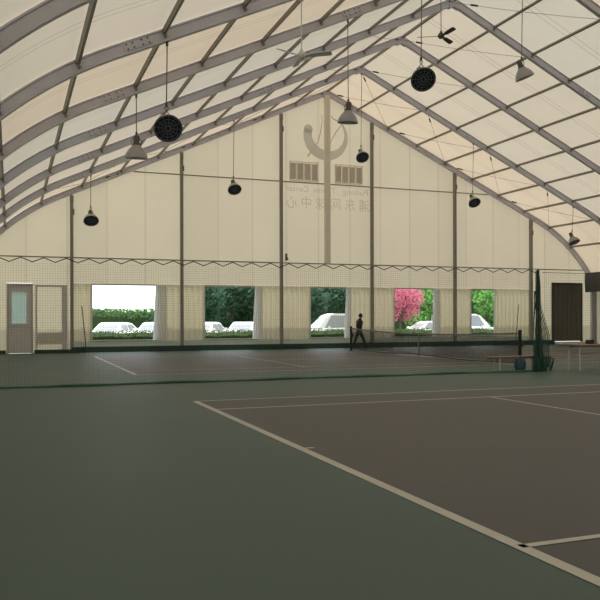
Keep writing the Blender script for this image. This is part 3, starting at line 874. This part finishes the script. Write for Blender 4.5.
for (ax, az, bx, bz, yy) in ((-.31,.10,-.15,.03,.09), (.28,.07,.46,.05,-.09)):
    a = Vector((ax,yy,az)); b = Vector((bx,yy,bz)); rings = []
    for j in range(8):
        v = j/7; p = a.lerp(b, v); w = .045*(1-.25*abs(v-.55)) if j not in (0,7) else .03; hh = (.055*(1-v)+.028) if j not in (0,) else .04
        rings.append([(p.x, yy+w*cos(q*pi/6), max(.004, p.z-.0+hh*sin(q*pi/6))) for q in range(12)])
    MB().loft(rings).build('shoe', M['shoe'], pr, smooth=True)

# ------------------------------------------------ outside: hedge, trees, cars
def leaves(mb, c, rad, n, size, shape='ball'):
    for _ in range(n):
        if shape == 'ball':
            while True:
                p = Vector((random.uniform(-1,1), random.uniform(-1,1), random.uniform(-1,1)))
                if .25 < p.length < 1: break
            p = Vector((p.x*rad[0], p.y*rad[1], p.z*rad[2])) + Vector(c)
        else:
            p = Vector((random.uniform(-rad[0],rad[0]), random.uniform(-rad[1],rad[1]), random.uniform(-rad[2],rad[2]))) + Vector(c)
        a = Vector((random.gauss(0,1), random.gauss(0,1), random.gauss(0,1))).normalized()
        b = a.orthogonal().normalized(); cc = a.cross(b)
        s = size*random.uniform(.6,1.3)
        mb.add([p-b*s, p-cc*s*.5, p+b*s, p+cc*s*.5], [(0,1,2,3)])
def hedge(x0, x1, y, h_, w, label, m, dens=420, size=.06):
    r = empty('clipped_hedge', ((x0+x1)/2, y, -.12)); tag(r, label, 'hedge', 'hedges outside the windows')
    L = (x1-x0)/2
    mb = MB(); nx = int(L*2/.4)
    # inner woody mass, lumpy
    vs = []; fs = []
    prof = [(-w/2,0),(-w/2,h_*.8),(-w/4,h_),(w/4,h_),(w/2,h_*.8),(w/2,0)]
    rings = []
    for i in range(nx+1):
        x = -L+2*L*i/nx; j = 1.04+.035*sin(i*1.7)+.03*sin(i*.6)
        rings.append([(x, a*.9*j, b*.93*j) for a, b in prof])
    MB().loft(rings).build('branches', mat('hedge_core', (.03,.06,.02), .95), r)
    leaves(mb, (0,0,h_*.5), (L, w/2+.03, h_*.55), int(L*2*dens*h_), size, 'box')
    mb.build('leaves', m, r)
hedge(2.4, 27.5, 37.3, 1.02, .9, 'low clipped hedge with a sunlit top running just outside the windows', M['hedge'], 900, .05)
hedge(12.5, 50, 60, 5.2, 2.2, 'tall dark row of bushes closing the view behind the trees', M['leaf_dark'], 60, .26)
hedge(1, 10.3, 57, 2.25, 1.6, 'tall green hedge beyond the parked cars at the windows nearest the grey door', M['leaf_green'], 330, .11)
def tree(x, y, h_, rr, m, label, n=1500, size=.14, trunk=.14, cz=None):
    r = empty('leafy_tree', (x, y, -.12)); tag(r, label, 'tree', 'trees outside the windows')
    cz = cz or h_*.6
    MB().tube([(0,0,0),(.05,.02,h_*.25),(-.03,.04,h_*.45),(.06,0,cz+.2)], [trunk,trunk*.8,trunk*.65,trunk*.3], 8).build('trunk', M['bark'], r)
    mb = MB(); br = MB()
    for k in range(9):
        a = k*2.4; q = .55*rr; c = Vector((q*cos(a), q*sin(a), cz + (h_-cz)*.55*sin(k*1.3)))
        br.tube([(0,0,h_*.3),(c.x*.5,c.y*.5,(h_*.3+c.z)/2+.1),c], [.05,.035,.015], 5)
        leaves(mb, c, (rr*.55, rr*.55, rr*.5), n//9, size)
    br.build('branches', M['bark'], r)
    mb.build('foliage', m, r)
tree(11.6, 52.6, 6.2, 2.4, M['leaf_dark'], 'dark leafy tree seen above the parked cars through the second window', 4200, .2, cz=3.0)
tree(15.6, 55.6, 6.5, 2.4, M['leaf_dark'], 'dark leafy tree between the second window and the van window', 4200, .2, cz=2.8)
tree(19.4, 52, 6.0, 2.3, M['leaf_dark'], 'dark leafy tree behind the front of the white van', 3600, .19, cz=2.6)
tree(24.8, 56, 6.2, 2.2, M['leaf_dark'], 'dark leafy tree behind the rear of the white van', 3200, .19, cz=2.6)
tree(25.6, 47.6, 4.6, 1.6, M['leaf_pink'], 'pink blossoming tree outside the fourth window', 2600, .11, cz=2.9, trunk=.09)
tree(30.4, 51, 5.5, 2.3, M['leaf_bright'], 'light green tree beyond the white car beside the pink tree', 3200, .19, cz=2.6)
tree(33.8, 49, 6.0, 2.3, M['leaf_bright'], 'bright green bushy tree outside the window nearest the brown door', 4200, .17, cz=2.3)
tree(38.6, 53, 6.0, 2.3, M['leaf_bright'], 'bright green bushy tree furthest toward the brown door', 3200, .17, cz=2.3)

def car(x, y, rz, label, paint='carwhite', van=False):
    r = empty('parked_car', (x, y, -.12), rz); tag(r, label, 'car', 'cars parked outside the windows')
    if van:
        st = [(-2.35,.55,.80),(-2.3,.35,1.0),(-1.5,.28,1.05),(0,.28,1.08),(1.3,.28,1.05),(1.9,.28,.98),(2.3,.35,.85),(2.4,.5,.7)]
        gh = [(-2.28,1.0),(-2.12,1.86),(-1.2,1.93),(.6,1.93),(1.0,1.80),(1.75,1.05)]
    else:
        st = [(-2.25,.5,.78),(-2.2,.33,.92),(-1.6,.25,.97),(0,.25,.95),(.9,.25,.93),(1.6,.25,.84),(2.1,.3,.72),(2.25,.42,.6)]
        gh = [(-1.75,.95),(-1.05,1.38),(-.4,1.45),(.3,1.43),(.55,1.36),(1.15,.92)]
    rings = []
    for i, (sx, zb, zt) in enumerate(st):
        w = .87 if 0 < i < len(st)-1 else .74
        rings.append([(sx,-w*.94,zb),(sx,-w,zb+.12),(sx,-w,zt-.14),(sx,-w*.92,zt),(sx,w*.92,zt),(sx,w,zt-.14),(sx,w,zb+.12),(sx,w*.94,zb)])
    MB().loft(rings).build('body_shell', M[paint], r)
    zb = gh[0][1]; n = len(gh)
    def sec(w0):
        return [(gx, (w0 if i in (0,n-1) else w0-.16), gz) for i, (gx, gz) in enumerate(gh)]
    L_ = sec(.78); R_ = [(a,-b_,c) for a, b_, c in L_]
    MB().add(L_+R_, [tuple(range(n))[::-1], tuple(range(n,2*n))] + [(i,i+1,n+i+1,n+i) for i in range(n-1)] + [(n-1,0,n,2*n-1)]).build('cabin', M[paint], r)
    # side glass, wind screen, rear screen as raised panes
    for s in (-1, 1):
        for a, b_ in ((0.06,.46),(.54,.94)):
            x0, x1 = gh[1][0]*1, gh[-2][0]
            lo0 = gh[0][0]+.15 + (gh[-1][0]-gh[0][0]-.35)*a; lo1 = gh[0][0]+.15 + (gh[-1][0]-gh[0][0]-.35)*b_
            h0 = x0 + (x1-x0)*a; h1 = x0 + (x1-x0)*b_; zt = gh[2][1]-.12
            MB().quad((lo0, s*.785, zb+.05), (lo1, s*.785, zb+.05), (h1, s*.665, zt), (h0, s*.665, zt)).build('side_window', M['carglass'], r)
    for i, nm in ((0,'rear_window'),(n-2,'windscreen')):
        A, B = gh[i], gh[i+1]; nx, nz = (-(B[1]-A[1]), B[0]-A[0]); l = sqrt(nx*nx+nz*nz); nx, nz = nx/l*.012, nz/l*.012
        def P_(u, y_): return (A[0]+(B[0]-A[0])*u+nx, y_, A[1]+(B[1]-A[1])*u+nz)
        MB().quad(P_(.12,-.62),P_(.12,.62),P_(.9,.56),P_(.9,-.56)).build(nm, M['carglass'], r)
    for wx in (-1.35, 1.4):
        for s in (-1, 1):
            Mx = Matrix.Translation((wx, s*.80, .32)) @ Matrix.Rotation(pi/2, 4, 'X')
            wh = MB().lathe([(0,-.1),(.30,-.1),(.32,-.06),(.32,.06),(.30,.1),(0,.1)], 24, Mx).build('wheel', M['tyre'], r)
            MB().lathe([(0,-.11),(.18,-.105),(.18,.105),(0,.11)], 16, Mx).build('hub_cap', M['hub'], wh)
    for s in (-1, 1):
        MB().box(1.0,1.12,s*.88-.09,s*.88+.09,zb+.02,zb+.16).build('wing_mirror', M[paint], r)
        MB().box(st[-2][0]-.02,st[-1][0]-.01,s*.58-.14,s*.58+.14,.55,.68).build('headlight', M['hub'], r)
car(5.35, 43.2, pi+radians(58), 'white sedan parked at an angle outside the window nearest the grey door')
car(7.75, 43.4, pi+radians(58), 'white sedan parked at an angle, second from the window nearest the grey door')
car(10.5, 43.2, pi+radians(58), 'white sedan at the near end of the second window')
car(13.0, 43.4, pi+radians(58), 'white sedan at the far end of the second window')
car(18.95, 43.0, pi, 'tall white van parked outside the middle window', van=True)
car(23.0, 51.5, pi*.5, 'dark grey car parked far back beneath the pink tree', paint='cardark')
car(25.4, 43.2, pi, 'white sedan parked beside the pink tree, nose to the van')
car(29.9, 46.2, 0, 'white van showing its nose through the window nearest the brown door', van=True)
